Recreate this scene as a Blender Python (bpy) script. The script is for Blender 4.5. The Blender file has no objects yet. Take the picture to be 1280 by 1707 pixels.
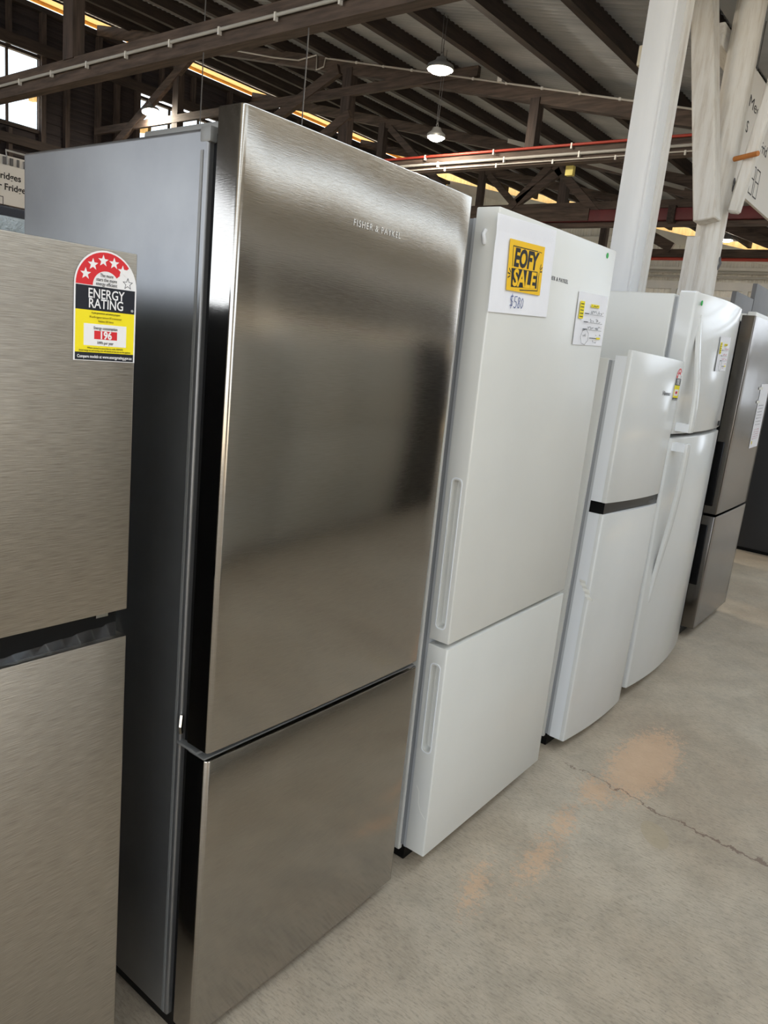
import bpy, bmesh, math, random
from mathutils import Vector, Matrix
random.seed(7)
sc = bpy.context.scene
C = sc.collection

# ---------------------------------------------------------------- camera
cam_data = bpy.data.cameras.new('camera')
cam_data.sensor_fit = 'HORIZONTAL'
cam_data.sensor_width = 36.0
cam_data.lens = 36.0 * 1247.93 / 1280.0
cam_data.clip_start = 0.02
cam = bpy.data.objects.new('camera', cam_data)
C.objects.link(cam)
YAW, PITCH, ROLL = 0.6490, -0.2175, -0.1047
fwd = Vector((math.cos(PITCH) * math.cos(YAW), math.cos(PITCH) * math.sin(YAW), math.sin(PITCH)))
rgt = fwd.cross(Vector((0, 0, 1))).normalized()
dwn = fwd.cross(rgt)
r2 = math.cos(ROLL) * rgt + math.sin(ROLL) * dwn
d2 = -math.sin(ROLL) * rgt + math.cos(ROLL) * dwn
cam.matrix_world = Matrix(((r2.x, -d2.x, -fwd.x, -0.7902), (r2.y, -d2.y, -fwd.y, -0.9340),
                           (r2.z, -d2.z, -fwd.z, 1.3886), (0, 0, 0, 1)))
sc.camera = cam

# ---------------------------------------------------------------- world, sun, exposure
world = bpy.data.worlds.new('sky')
sc.world = world
world.use_nodes = True
bg = world.node_tree.nodes['Background']
bg.inputs['Color'].default_value = (0.83, 0.905, 1.0, 1)
bg.inputs['Strength'].default_value = 2.6
sun_d = bpy.data.lights.new('sun', 'SUN')
sun_d.energy = 9.0
sun_d.color = (1.0, 0.86, 0.66)
sun_d.angle = 0.01
sun = bpy.data.objects.new('sun', sun_d)
C.objects.link(sun)
sun.rotation_euler = Vector((-0.35, -0.62, -0.70)).to_track_quat('-Z', 'Y').to_euler()
sc.view_settings.view_transform = 'Standard'
sc.view_settings.look = 'None'
sc.view_settings.exposure = 0.25
sc.view_settings.gamma = 1.0
sc.view_settings.use_curve_mapping = False
LAMP = 420.0
sc.cycles.max_bounces = 7
sc.cycles.diffuse_bounces = 3
sc.cycles.glossy_bounces = 4
sc.cycles.transparent_max_bounces = 8
sc.cycles.caustics_reflective = False
sc.cycles.caustics_refractive = False
sc.cycles.sample_clamp_indirect = 8.0

# ---------------------------------------------------------------- materials
def lin(c):
    return tuple(((v / 255.0) / 12.92 if v / 255.0 <= 0.04045 else ((v / 255.0 + 0.055) / 1.055) ** 2.4) for v in c)

class NT:
    def __init__(s, name):
        s.m = bpy.data.materials.new(name)
        s.m.use_nodes = True
        s.t = s.m.node_tree
        s.b = s.t.nodes['Principled BSDF']
    def n(s, kind, **kw):
        nd = s.t.nodes.new(kind)
        for k, v in kw.items():
            if k in nd.inputs:
                nd.inputs[k].default_value = v
            else:
                setattr(nd, k, v)
        return nd
    def l(s, a, b):
        s.t.links.new(a, b)
    def coord(s, scale=(1, 1, 1), kind='Object'):
        tc = s.n('ShaderNodeTexCoord')
        mp = s.n('ShaderNodeMapping')
        mp.inputs['Scale'].default_value = scale
        s.l(tc.outputs[kind], mp.inputs['Vector'])
        return mp.outputs['Vector']
    def noise(s, vec, scale, detail=4, rough=0.55):
        nd = s.n('ShaderNodeTexNoise')
        nd.inputs['Scale'].default_value = scale
        nd.inputs['Detail'].default_value = detail
        nd.inputs['Roughness'].default_value = rough
        s.l(vec, nd.inputs['Vector'])
        return nd.outputs['Fac']
    def ramp(s, fac, stops):
        r = s.n('ShaderNodeValToRGB')
        e = r.color_ramp.elements
        while len(e) < len(stops):
            e.new(0.5)
        for i, (p, c) in enumerate(stops):
            e[i].position = p
            e[i].color = (*c, 1) if len(c) == 3 else c
        s.l(fac, r.inputs['Fac'])
        return r.outputs['Color']
    def mix(s, fac, a, b, mode='MIX'):
        m = s.n('ShaderNodeMix', data_type='RGBA', blend_type=mode)
        for sock, v in ((m.inputs[0], fac), (m.inputs[6], a), (m.inputs[7], b)):
            if hasattr(v, 'links'):
                s.l(v, sock)
            elif isinstance(v, tuple):
                sock.default_value = (*v, 1) if len(v) == 3 else v
            else:
                sock.default_value = v
        return m.outputs[2]
    def math(s, op, a, b=0.0):
        m = s.n('ShaderNodeMath', operation=op)
        for sock, v in ((m.inputs[0], a), (m.inputs[1], b)):
            if hasattr(v, 'links'):
                s.l(v, sock)
            else:
                sock.default_value = v
        return m.outputs[0]
    def bump(s, h, strength=0.2, dist=0.01):
        b = s.n('ShaderNodeBump')
        b.inputs['Strength'].default_value = strength
        b.inputs['Distance'].default_value = dist
        s.l(h, b.inputs['Height'])
        s.l(b.outputs['Normal'], s.b.inputs['Normal'])

def plain(name, rgb, rough=0.5, metal=0.0, spec=0.5, coat=0.0):
    m = NT(name)
    m.b.inputs['Base Color'].default_value = (*lin(rgb), 1)
    m.b.inputs['Roughness'].default_value = rough
    m.b.inputs['Metallic'].default_value = metal
    m.b.inputs['Specular IOR Level'].default_value = spec
    m.b.inputs['Coat Weight'].default_value = coat
    return m.m

def mottled(name, a, b, scale=6, rough=0.5, metal=0.0, stretch=(1, 1, 1), bump=0.0, bscale=40, spec=0.5, bdist=0.005):
    m = NT(name)
    v = m.coord(stretch)
    f = m.noise(v, scale)
    m.l(m.ramp(f, [(0.3, lin(a)), (0.7, lin(b))]), m.b.inputs['Base Color'])
    m.b.inputs['Roughness'].default_value = rough
    m.b.inputs['Metallic'].default_value = metal
    m.b.inputs['Specular IOR Level'].default_value = spec
    if bump:
        m.bump(m.noise(v, bscale, 6), bump, bdist)
    return m.m

def brushed(name, a, b, rough, stretch, bump=0.06, wave=0.0, metal=1.0):
    m = NT(name)
    v = m.coord(stretch)
    f = m.noise(v, 60, 3)
    m.l(m.ramp(f, [(0.25, lin(a)), (0.75, lin(b))]), m.b.inputs['Base Color'])
    m.b.inputs['Metallic'].default_value = metal
    rr = m.math('MULTIPLY_ADD', f, 0.12)
    m.t.nodes[-1].inputs[2].default_value = rough - 0.06
    m.l(rr, m.b.inputs['Roughness'])
    big = m.noise(m.coord((1, 1, 0.5)), 2.2, 1)
    h = m.math('MULTIPLY_ADD', big, wave)
    m.l(m.math('MULTIPLY', f, 0.002), m.t.nodes[-2].inputs[2]) if False else None
    add = m.math('ADD', m.math('MULTIPLY', f, bump * 0.002), m.math('MULTIPLY', big, wave))
    bn = m.n('ShaderNodeBump')
    bn.inputs['Strength'].default_value = 1.0
    bn.inputs['Distance'].default_value = 1.0
    m.l(add, bn.inputs['Height'])
    m.l(bn.outputs['Normal'], m.b.inputs['Normal'])
    return m.m

M = {}
M['steel1'] = brushed('brushed_steel_satin', (164, 159, 152), (177, 172, 165), 0.13, (0.6, 1, 14), 0.02, 0.006)
M['steel0'] = brushed('brushed_steel_horizontal', (150, 143, 133), (194, 187, 176), 0.34, (0.5, 1, 16), 0.10, 0.002)
M['steel5'] = brushed('brushed_steel_dark', (112, 108, 104), (126, 121, 116), 0.20, (0.6, 1, 14), 0.02, 0.004)
M['steel_edge'] = plain('polished_steel_edge', (214, 208, 198), 0.16, 1.0)
M['side_silver'] = mottled('silver_painted_side', (132, 132, 133), (142, 142, 142), 8, 0.36, 0.75)
M['side_dark'] = plain('grey_plastic_trim', (120, 120, 118), 0.4)
M['white'] = mottled('white_enamel', (218, 217, 211), (223, 222, 216), 3, 0.28, 0.0)
M['white_gloss'] = mottled('white_gloss_enamel', (218, 218, 215), (223, 223, 220), 3, 0.13, 0.0)
M['white_edge'] = plain('white_plastic_edge', (236, 238, 240), 0.3)
M['gasket'] = plain('grey_door_gasket', (196, 198, 200), 0.6)
M['groove'] = plain('grey_groove', (160, 162, 164), 0.6)
M['black'] = plain('black_plastic', (9, 9, 10), 0.4, 0, 0.2)
M['blackgloss'] = plain('black_gloss_plastic', (7, 7, 9), 0.2, 0, 0.25)
M['silver_letters'] = plain('pale_silver_lettering', (228, 226, 222), 0.35, 0.2)
M['chrome'] = plain('chrome_lettering', (225, 222, 216), 0.12, 1.0)
M['ink'] = plain('black_ink', (18, 18, 22), 0.6)
M['inkgrey'] = plain('grey_ink', (95, 95, 98), 0.6)
M['inkblue'] = plain('blue_marker_ink', (38, 70, 140), 0.6)
M['inkred'] = plain('pink_red_ink', (196, 92, 110), 0.6)
M['paper'] = mottled('white_paper', (240, 239, 243), (246, 245, 248), 9, 0.7, 0, (1, 1, 1), 0.12, 22, 0.3)
M['yellow'] = plain('yellow_print', (247, 196, 6), 0.6)
M['yellow2'] = plain('lemon_yellow_print', (246, 226, 20), 0.6)
M['red'] = plain('red_print', (214, 36, 44), 0.5)
M['labelwhite'] = plain('white_label_film', (240, 238, 238), 0.35)
M['navyprint'] = plain('blue_black_print', (16, 20, 32), 0.45)
M['olive'] = plain('olive_print', (120, 96, 10), 0.6)
M['green'] = plain('green_dot', (34, 170, 70), 0.5)
M['tape'] = plain('white_masking_tape', (236, 234, 226), 0.6)
M['charcoal'] = plain('charcoal_enamel', (48, 49, 52), 0.45)
M['navy'] = plain('navy_black_gloss', (20, 24, 38), 0.25)
M['greybox'] = mottled('grey_enamel', (96, 97, 100), (108, 108, 110), 3, 0.5)
M['hammered'] = mottled('hammered_silver', (168, 178, 182), (186, 194, 197), 12, 0.4, 0.6, (1, 1, 1), 0.8, 70, 0.5, 0.01)
M['plate_white'] = plain('sign_white', (222, 220, 216), 0.6)
M['timber'] = mottled('dark_timber', (38, 32, 31), (66, 55, 50), 5, 0.75, 0, (0.6, 6, 6), 0.35, 18)
M['timber_y'] = mottled('dark_timber_across', (56, 47, 43), (98, 84, 76), 5, 0.75, 0, (6, 0.6, 6), 0.35, 18)
M['timber_z'] = mottled('dark_timber_upright', (48, 41, 40), (82, 70, 65), 5, 0.75, 0, (6, 6, 0.6), 0.35, 18)
M['board'] = mottled('dark_weatherboard', (36, 34, 40), (66, 58, 60), 4, 0.8, 0, (0.5, 6, 6), 0.3, 14)
M['zinc'] = mottled('galvanised_iron', (152, 158, 166), (176, 181, 187), 4, 0.6, 0.0, (1, 0.3, 1))
M['zinc_white'] = mottled('white_painted_iron', (226, 225, 220), (238, 237, 232), 3, 0.6)
M['white_wall'] = mottled('white_painted_wall', (206, 208, 210), (222, 222, 222), 2, 0.7)
M['grey_wall'] = mottled('weathered_grey_wall', (118, 115, 110), (136, 132, 126), 2, 0.8)
M['steelpost'] = mottled('red_oxide_steel', (84, 26, 34), (106, 36, 42), 4, 0.55)
M['redpipe'] = plain('red_cable', (168, 62, 50), 0.5)
M['conduit'] = plain('grey_conduit', (172, 172, 170), 0.45)
M['cable'] = plain('white_cable', (190, 188, 184), 0.5)
M['clip'] = plain('white_saddle_clip', (222, 222, 220), 0.4)
M['soffit'] = mottled('pale_pine_soffit', (216, 168, 96), (240, 200, 130), 4, 0.8, 0, (1, 4, 1))
M['ground'] = mottled('pale_gravel_ground', (206, 194, 172), (224, 212, 190), 2, 0.9)
M['peg'] = mottled('orange_dowel', (176, 106, 44), (204, 136, 66), 8, 0.6, 0, (1, 0.3, 1))
M['lamp_body'] = plain('lamp_housing', (150, 152, 154), 0.4, 0.6)
M['rust'] = mottled('yellowed_tag', (214, 200, 110), (226, 214, 130), 5, 0.6)
M['beige'] = plain('beige_plastic', (206, 196, 172), 0.5)

def paint_wood(name, stretch):
    m = NT(name)
    v = m.coord(stretch)
    f = m.noise(v, 5, 6, 0.65)
    col = m.ramp(f, [(0.28, lin((196, 188, 176))), (0.5, lin((222, 219, 213))), (0.75, lin((232, 231, 228)))])
    g = m.noise(v, 22, 3)
    col = m.mix(m.math('MULTIPLY', m.math('GREATER_THAN', g, 0.71), 0.35), col, lin((150, 138, 124)))
    m.l(col, m.b.inputs['Base Color'])
    m.b.inputs['Roughness'].default_value = 0.65
    m.bump(f, 0.5, 0.012)
    return m.m
M['whitewood'] = paint_wood('white_painted_timber', (5, 5, 0.5))
M['whitewood_x'] = paint_wood('white_painted_plate', (0.5, 5, 5))
M['whitebox'] = mottled('white_painted_board', (222, 224, 226), (232, 233, 234), 3, 0.5, 0, (3, 3, 0.4), 0.15, 8)

def emis(name, rgb, s):
    m = NT(name)
    m.b.inputs['Base Color'].default_value = (1, 1, 1, 1)
    m.b.inputs['Emission Color'].default_value = (*lin(rgb), 1)
    m.b.inputs['Emission Strength'].default_value = s
    return m.m
M['lens'] = emis('lamp_lens', (255, 240, 216), LAMP)

def glass():
    m = bpy.data.materials.new('window_glass')
    m.use_nodes = True
    t = m.node_tree
    t.nodes.clear()
    o = t.nodes.new('ShaderNodeOutputMaterial')
    mx = t.nodes.new('ShaderNodeMixShader')
    a = t.nodes.new('ShaderNodeBsdfTransparent')
    g = t.nodes.new('ShaderNodeBsdfGlossy')
    a.inputs['Color'].default_value = (0.93, 0.97, 0.98, 1)
    g.inputs['Roughness'].default_value = 0.05
    mx.inputs['Fac'].default_value = 0.06
    t.links.new(a.outputs[0], mx.inputs[1])
    t.links.new(g.outputs[0], mx.inputs[2])
    t.links.new(mx.outputs[0], o.inputs[0])
    return m
M['glass'] = glass()

def film():
    m = bpy.data.materials.new('clear_packing_film')
    m.use_nodes = True
    t = m.node_tree
    t.nodes.clear()
    o = t.nodes.new('ShaderNodeOutputMaterial')
    mx = t.nodes.new('ShaderNodeMixShader')
    a = t.nodes.new('ShaderNodeBsdfTransparent')
    g = t.nodes.new('ShaderNodeBsdfGlossy')
    g.inputs['Roughness'].default_value = 0.25
    mx.inputs['Fac'].default_value = 0.04
    t.links.new(a.outputs[0], mx.inputs[1])
    t.links.new(g.outputs[0], mx.inputs[2])
    t.links.new(mx.outputs[0], o.inputs[0])
    return m
M['film'] = film()

def concrete():
    m = NT('worn_concrete')
    v = m.coord((1, 1, 1))
    big = m.noise(v, 1.1, 5, 0.6)
    mid = m.noise(v, 7, 8, 0.7)
    rot = m.n('ShaderNodeMapping')
    rot.inputs['Rotation'].default_value = (0, 0, 0.9)
    rot.inputs['Scale'].default_value = (190, 42, 1)
    tc = m.n('ShaderNodeTexCoord')
    m.l(tc.outputs['Object'], rot.inputs['Vector'])
    fine = m.noise(rot.outputs['Vector'], 1.0, 6, 0.75)
    speck = m.noise(v, 120, 3, 0.6)
    col = m.ramp(big, [(0.3, lin((170, 152, 131))), (0.5, lin((188, 173, 152))), (0.72, lin((200, 188, 169)))])
    col = m.mix(m.math('MULTIPLY', m.ramp(mid, [(0.35, (1, 1, 1)), (0.6, (0, 0, 0))]), 0.45), col, lin((140, 130, 114)))
    col = m.mix(m.math('MULTIPLY', m.ramp(fine, [(0.36, (1, 1, 1)), (0.50, (0, 0, 0))]), 0.55), col, lin((122, 112, 98)))
    col = m.mix(m.math('MULTIPLY', m.ramp(fine, [(0.55, (0, 0, 0)), (0.72, (1, 1, 1))]), 0.45), col, lin((196, 190, 176)))
    col = m.mix(m.math('MULTIPLY', m.ramp(speck, [(0.66, (0, 0, 0)), (0.72, (1, 1, 1))]), 0.6), col, lin((112, 100, 88)))
    rot2 = m.n('ShaderNodeMapping')
    rot2.inputs['Rotation'].default_value = (0, 0, -0.35)
    rot2.inputs['Scale'].default_value = (30, 240, 1)
    m.l(tc.outputs['Object'], rot2.inputs['Vector'])
    fine2 = m.noise(rot2.outputs['Vector'], 1.0, 5, 0.8)
    col = m.mix(m.math('MULTIPLY', m.ramp(fine2, [(0.60, (0, 0, 0)), (0.70, (1, 1, 1))]), 0.5), col, lin((206, 198, 182)))
    col = m.mix(m.math('MULTIPLY', m.ramp(fine2, [(0.28, (1, 1, 1)), (0.38, (0, 0, 0))]), 0.6), col, lin((112, 100, 86)))
    # worn-off pink-beige paint: patches with their own outline
    sep = m.n('ShaderNodeSeparateXYZ')
    m.l(v, sep.inputs[0])
    X, Y = sep.outputs[0], sep.outputs[1]
    pn = m.noise(v, 46, 12, 0.9)
    def blob(cx, cy, rx, ry, ang):
        ca, sa = math.cos(ang), math.sin(ang)
        dx, dy = m.math('SUBTRACT', X, cx), m.math('SUBTRACT', Y, cy)
        u = m.math('ADD', m.math('MULTIPLY', dx, ca / rx), m.math('MULTIPLY', dy, sa / rx))
        w = m.math('ADD', m.math('MULTIPLY', dx, -sa / ry), m.math('MULTIPLY', dy, ca / ry))
        d = m.math('SQRT', m.math('ADD', m.math('MULTIPLY', u, u), m.math('MULTIPLY', w, w)))
        return m.math('MAXIMUM', m.math('SUBTRACT', 1.0, d), 0.0)
    tot = None
    for b in ((1.84, -0.25, 0.42, 0.15, 0.05), (1.52, -0.20, 0.16, 0.10, 0.2), (1.26, -0.20, 0.22, 0.07, 0.2), (1.06, -0.22, 0.26, 0.08, 0.1), (0.82, -0.15, 0.20, 0.06, 0.3)):
        k = m.math('MULTIPLY', blob(*b), 1.0 if b[0] > 1.7 else 0.62 if b[0] > 1.4 else 0.50)
        tot = k if tot is None else m.math('MAXIMUM', tot, k)
    mask = m.math('GREATER_THAN', m.math('ADD', m.math('MULTIPLY', tot, 0.40), m.math('MULTIPLY', pn, 1.3)), 0.775)
    mask = m.math('MULTIPLY', mask, m.math('GREATER_THAN', tot, 0.02))
    col = m.mix(m.math('MULTIPLY', mask, 0.72), col, m.ramp(mid, [(0.3, lin((204, 166, 132))), (0.7, lin((220, 184, 150)))]))
    st = m.math('GREATER_THAN', m.math('ADD', blob(1.43, -0.43, 0.10, 0.055, 0.6), m.math('MULTIPLY', pn, 0.25)), 0.42)
    col = m.mix(m.math('MULTIPLY', st, 0.6), col, lin((176, 160, 132)))
    # meandering crack across the aisle
    jag = m.math('MULTIPLY', m.math('SUBTRACT', m.noise(v, 9, 6, 0.65), 0.5), 0.16)
    cx = m.math('ADD', X, jag)
    line = m.math('ABSOLUTE', m.math('SUBTRACT', cx, m.math('ADD', 1.60, m.math('MULTIPLY', m.math('ADD', Y, 0.06), 0.10))))
    wid = m.math('MULTIPLY', m.math('ADD', 0.0015, m.math('MULTIPLY', m.math('MAXIMUM', m.math('MULTIPLY', Y, -1.0), 0.0), 0.006)), 1.0)
    ck = m.math('LESS_THAN', line, wid)
    ck = m.math('MULTIPLY', ck, m.math('LESS_THAN', Y, -0.03))
    col = m.mix(m.math('MULTIPLY', ck, 0.75), col, lin((112, 90, 76)))
    m.l(col, m.b.inputs['Base Color'])
    m.l(m.ramp(mid, [(0.3, (0.42,) * 3), (0.7, (0.62,) * 3)]), m.b.inputs['Roughness'])
    h = m.math('SUBTRACT', m.math('ADD', m.math('MULTIPLY', fine, 0.4), m.math('MULTIPLY', mask, 0.3)), m.math('MULTIPLY', ck, 1.5))
    m.bump(h, 0.35, 0.004)
    return m.m
M['concrete'] = concrete()

# ---------------------------------------------------------------- mesh helpers
class MB:
    def __init__(s):
        s.v, s.f = [], []
    def add(s, vs, fs):
        o = len(s.v)
        s.v += [tuple(v) for v in vs]
        s.f += [tuple(i + o for i in f) for f in fs]
        return s
    def box(s, x0, x1, y0, y1, z0, z1):
        return s.add([(x0, y0, z0), (x1, y0, z0), (x1, y1, z0), (x0, y1, z0), (x0, y0, z1), (x1, y0, z1), (x1, y1, z1), (x0, y1, z1)],
                     [(0, 3, 2, 1), (4, 5, 6, 7), (0, 1, 5, 4), (1, 2, 6, 5), (2, 3, 7, 6), (3, 0, 4, 7)])
    def beam(s, p, q, w, h, up=(0, 0, 1)):
        p, q = Vector(p), Vector(q)
        d = (q - p).normalized()
        a = d.cross(Vector(up))
        if a.length < 1e-4:
            a = d.cross(Vector((1, 0, 0)))
        a.normalize()
        b = a.cross(d).normalized()
        vs = []
        for c in (p, q):
            for sa, sb in ((-1, -1), (1, -1), (1, 1), (-1, 1)):
                vs.append(c + a * sa * w / 2 + b * sb * h / 2)
        return s.add(vs, [(3, 2, 1, 0), (4, 5, 6, 7), (0, 1, 5, 4), (1, 2, 6, 5), (2, 3, 7, 6), (3, 0, 4, 7)])
    def tube(s, pts, r, n=8, r_end=None):
        pts = [Vector(p) for p in pts]
        rings = []
        ref = None
        for i, p in enumerate(pts):
            d = (pts[min(i + 1, len(pts) - 1)] - pts[max(i - 1, 0)]).normalized()
            if ref is None:
                ref = d.cross(Vector((0, 0, 1)))
                if ref.length < 1e-3:
                    ref = d.cross(Vector((1, 0, 0)))
            a = (ref - d * ref.dot(d)).normalized()
            ref = a
            b = d.cross(a)
            rr = r if r_end is None else r + (r_end - r) * i / (len(pts) - 1)
            rings.append([p + (a * math.cos(t) + b * math.sin(t)) * rr for t in [2 * math.pi * k / n for k in range(n)]])
        vs = [v for g in rings for v in g]
        fs = []
        for i in range(len(pts) - 1):
            for k in range(n):
                fs.append((i * n + k, i * n + (k + 1) % n, (i + 1) * n + (k + 1) % n, (i + 1) * n + k))
        fs.append(tuple(reversed(range(n))))
        fs.append(tuple(range((len(pts) - 1) * n, len(pts) * n)))
        return s.add(vs, fs)
    def lathe(s, prof, c=(0, 0, 0), n=24):
        vs, fs = [], []
        m = len(prof)
        for k in range(n):
            t = 2 * math.pi * k / n
            for r, z in prof:
                vs.append((c[0] + r * math.cos(t), c[1] + r * math.sin(t), c[2] + z))
        for k in range(n):
            k2 = (k + 1) % n
            for i in range(m - 1):
                fs.append((k * m + i, k2 * m + i, k2 * m + i + 1, k * m + i + 1))
        return s.add(vs, fs)
    def plate(s, pts, y, t=0.0004):
        """flat cut-out facing -y: pts in (x, z), front at y, thickness t behind it"""
        n = len(pts)
        a = sum(pts[i][0] * pts[(i + 1) % n][1] - pts[(i + 1) % n][0] * pts[i][1] for i in range(n))
        if a < 0:
            pts = pts[::-1]
        vs = [(x, y, z) for x, z in pts] + [(x, y + t, z) for x, z in pts]
        fs = [tuple(range(n)), tuple(reversed(range(n, 2 * n)))]
        for i in range(n):
            j = (i + 1) % n
            fs.append((i, i + n, j + n, j))
        return s.add(vs, fs)
    def ribbon(s, pts, w, y, t=0.0003):
        for a, b in zip(pts[:-1], pts[1:]):
            dx, dz = b[0] - a[0], b[1] - a[1]
            L = math.hypot(dx, dz) or 1e-6
            nx, nz = -dz / L * w / 2, dx / L * w / 2
            ex, ez = dx / L * w * 0.3, dz / L * w * 0.3
            s.plate([(a[0] - nx - ex, a[1] - nz - ez), (b[0] - nx + ex, b[1] - nz + ez), (b[0] + nx + ex, b[1] + nz + ez), (a[0] + nx - ex, a[1] + nz - ez)], y, t)
        return s
    def mesh(s, name, smooth=None):
        me = bpy.data.meshes.new(name)
        me.from_pydata(s.v, [], s.f)
        me.update()
        if smooth is not None:
            for p in me.polygons:
                p.use_smooth = True
            me.set_sharp_from_angle(angle=math.radians(smooth))
        return me
    def build(s, name, mat, parent=None, smooth=None, loc=None):
        return obj(name, s.mesh(name, smooth), mat, parent, loc)

def obj(name, me, mat, parent=None, loc=None):
    o = bpy.data.objects.new(name, me)
    C.objects.link(o)
    if mat is not None and not me.materials:
        me.materials.append(M[mat] if isinstance(mat, str) else mat)
    if parent is not None:
        o.parent = parent
    if loc is not None:
        o.location = loc
    return o

def tag(o, label, cat, group=None):
    o['label'] = label
    o['category'] = cat
    if group:
        o['group'] = group
    return o

def struct(o):
    o['kind'] = 'structure'
    return o

def empty(name, loc=(0, 0, 0), rz=0.0, ry=0.0):
    o = bpy.data.objects.new(name, None)
    C.objects.link(o)
    o.empty_display_size = 0.1
    o.location = loc
    o.rotation_euler = (0, ry, rz)
    return o

def bevelled(mb, off, seg=2, ang=30):
    bm = bmesh.new()
    me = mb.mesh('tmp')
    bm.from_mesh(me)
    bpy.data.meshes.remove(me)
    bmesh.ops.remove_doubles(bm, verts=bm.verts, dist=1e-6)
    bmesh.ops.recalc_face_normals(bm, faces=bm.faces)
    es = [e for e in bm.edges if len(e.link_faces) == 2 and e.calc_face_angle(0) > math.radians(ang)]
    bmesh.ops.bevel(bm, geom=es, offset=off, segments=seg, affect='EDGES', profile=0.6)
    out = bpy.data.meshes.new('part')
    bm.to_mesh(out)
    bm.free()
    for p in out.polygons:
        p.use_smooth = True
    out.set_sharp_from_angle(angle=math.radians(38))
    return out

def rbox(name, x0, x1, y0, y1, z0, z1, off, mat, parent=None, seg=2):
    return obj(name, bevelled(MB().box(x0, x1, y0, y1, z0, z1), off, seg), mat, parent)

def boolean(o, cutter):
    md = o.modifiers.new('cut', 'BOOLEAN')
    md.operation = 'DIFFERENCE'
    md.object = cutter
    md.solver = 'EXACT'
    dg = bpy.context.evaluated_depsgraph_get()
    me = bpy.data.meshes.new_from_object(o.evaluated_get(dg))
    o.modifiers.clear()
    old = o.data
    o.data = me
    bpy.data.meshes.remove(old)
    for p in me.polygons:
        p.use_smooth = True
    me.set_sharp_from_angle(angle=math.radians(30))
    cm = cutter.data
    bpy.data.objects.remove(cutter)
    bpy.data.meshes.remove(cm)

def text(name, body, size, mat, parent, loc, bold=0.0, align='CENTER', sx=1.0, shear=0.0, width=None, spacing=1.0, extrude=0.0002, tilt=0.0):
    cu = bpy.data.curves.new(name, 'FONT')
    cu.body = body
    cu.size = size
    cu.align_x = align
    cu.offset = bold
    cu.shear = shear
    cu.space_character = spacing
    cu.extrude = extrude
    cu.resolution_u = 3
    o = bpy.data.objects.new(name, cu)
    C.objects.link(o)
    dg = bpy.context.evaluated_depsgraph_get()
    me = bpy.data.meshes.new_from_object(o.evaluated_get(dg))
    bpy.data.objects.remove(o)
    bpy.data.curves.remove(cu)
    if width is not None and me.vertices:
        xs = [v.co.x for v in me.vertices]
        sx = width / (max(xs) - min(xs))
    rot = Matrix.Rotation(tilt, 4, 'Y') @ Matrix.Rotation(math.pi / 2, 4, 'X') @ Matrix.Diagonal((sx, 1, 1, 1))
    me.transform(rot)
    me.materials.clear()
    return obj(name, me, mat, parent, loc)

def rrect(x0, x1, z0, z1, r, n=5):
    pts = []
    for cx, cz, a0 in ((x1 - r, z1 - r, 0), (x0 + r, z1 - r, 90), (x0 + r, z0 + r, 180), (x1 - r, z0 + r, 270)):
        for k in range(n + 1):
            a = math.radians(a0 + 90 * k / n)
            pts.append((cx + r * math.cos(a), cz + r * math.sin(a)))
    return pts

def door_mesh(W, z0, z1, thick, bulge=0.0, r=0.008, edge=0.002, rs=5, nb=24, flat=None):
    """door slab, front at y=0 (bulging to -bulge), rounded upright front edges"""
    pts = []
    for k in range(rs + 1):
        a = math.pi + math.pi / 2 * k / rs
        pts.append((r + r * math.cos(a), r + r * math.sin(a)))
    if bulge:
        for k in range(1, nb):
            x = r + (W - 2 * r) * k / nb
            u = 2 * k / nb - 1
            pts.append((x, -bulge * (1 - u * u)))
    for k in range(rs + 1):
        a = 1.5 * math.pi + math.pi / 2 * k / rs
        pts.append((W - r + r * math.cos(a), r + r * math.sin(a)))
    pts += [(W, thick), (0, thick)]
    n = len(pts)
    mb = MB()
    vs = [(x, y, z0) for x, y in pts] + [(x, y, z1) for x, y in pts]
    fs = [tuple(reversed(range(n))), tuple(range(n, 2 * n))]
    for i in range(n):
        j = (i + 1) % n
        fs.append((i, j, j + n, i + n))
    mb.add(vs, fs)
    bm = bmesh.new()
    me = mb.mesh('tmp')
    bm.from_mesh(me)
    bpy.data.meshes.remove(me)
    es = [e for e in bm.edges if abs(e.verts[0].co.z - e.verts[1].co.z) < 1e-6]
    bmesh.ops.bevel(bm, geom=es, offset=edge, segments=2, affect='EDGES', profile=0.5)
    out = bpy.data.meshes.new('door')
    bm.to_mesh(out)
    bm.free()
    for p in out.polygons:
        p.use_smooth = True
    out.set_sharp_from_angle(angle=math.radians(34))
    return out

# ================================================================ SETTING
SL = 0.221                      # roof pitch
def zs(y):                      # underside of the left roof sheets
    return 3.64 + SL * y
YW, XE, XB, YV, YR = 12.3, 18.0, -7.0, 0.80, -7.5

floor = struct(MB().box(XB, XE + 0.2, YR, YW + 0.2, -0.2, 0.0).build('floor', 'concrete'))
ground = struct(MB().box(-60, 80, -70, 80, -0.5, -0.21).build('floor_outside', 'ground'))

# --- corrugated roof: one object per sheet, shared mesh
def corr_mesh(width, pitch, amp, y0, y1, zf, seg=6):
    mb = MB()
    n = int(round(width / pitch)) * seg
    vs, fs = [], []
    for i in range(n + 1):
        x = width * i / n
        dz = amp * math.sin(2 * math.pi * i / seg)
        vs.append((x, y0, zf(y0) + dz))
        vs.append((x, y1, zf(y1) + dz))
    for i in range(n):
        fs.append((2 * i, 2 * i + 2, 2 * i + 3, 2 * i + 1))
    mb.add(vs, fs)
    return mb.mesh('sheet', 60)

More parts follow.
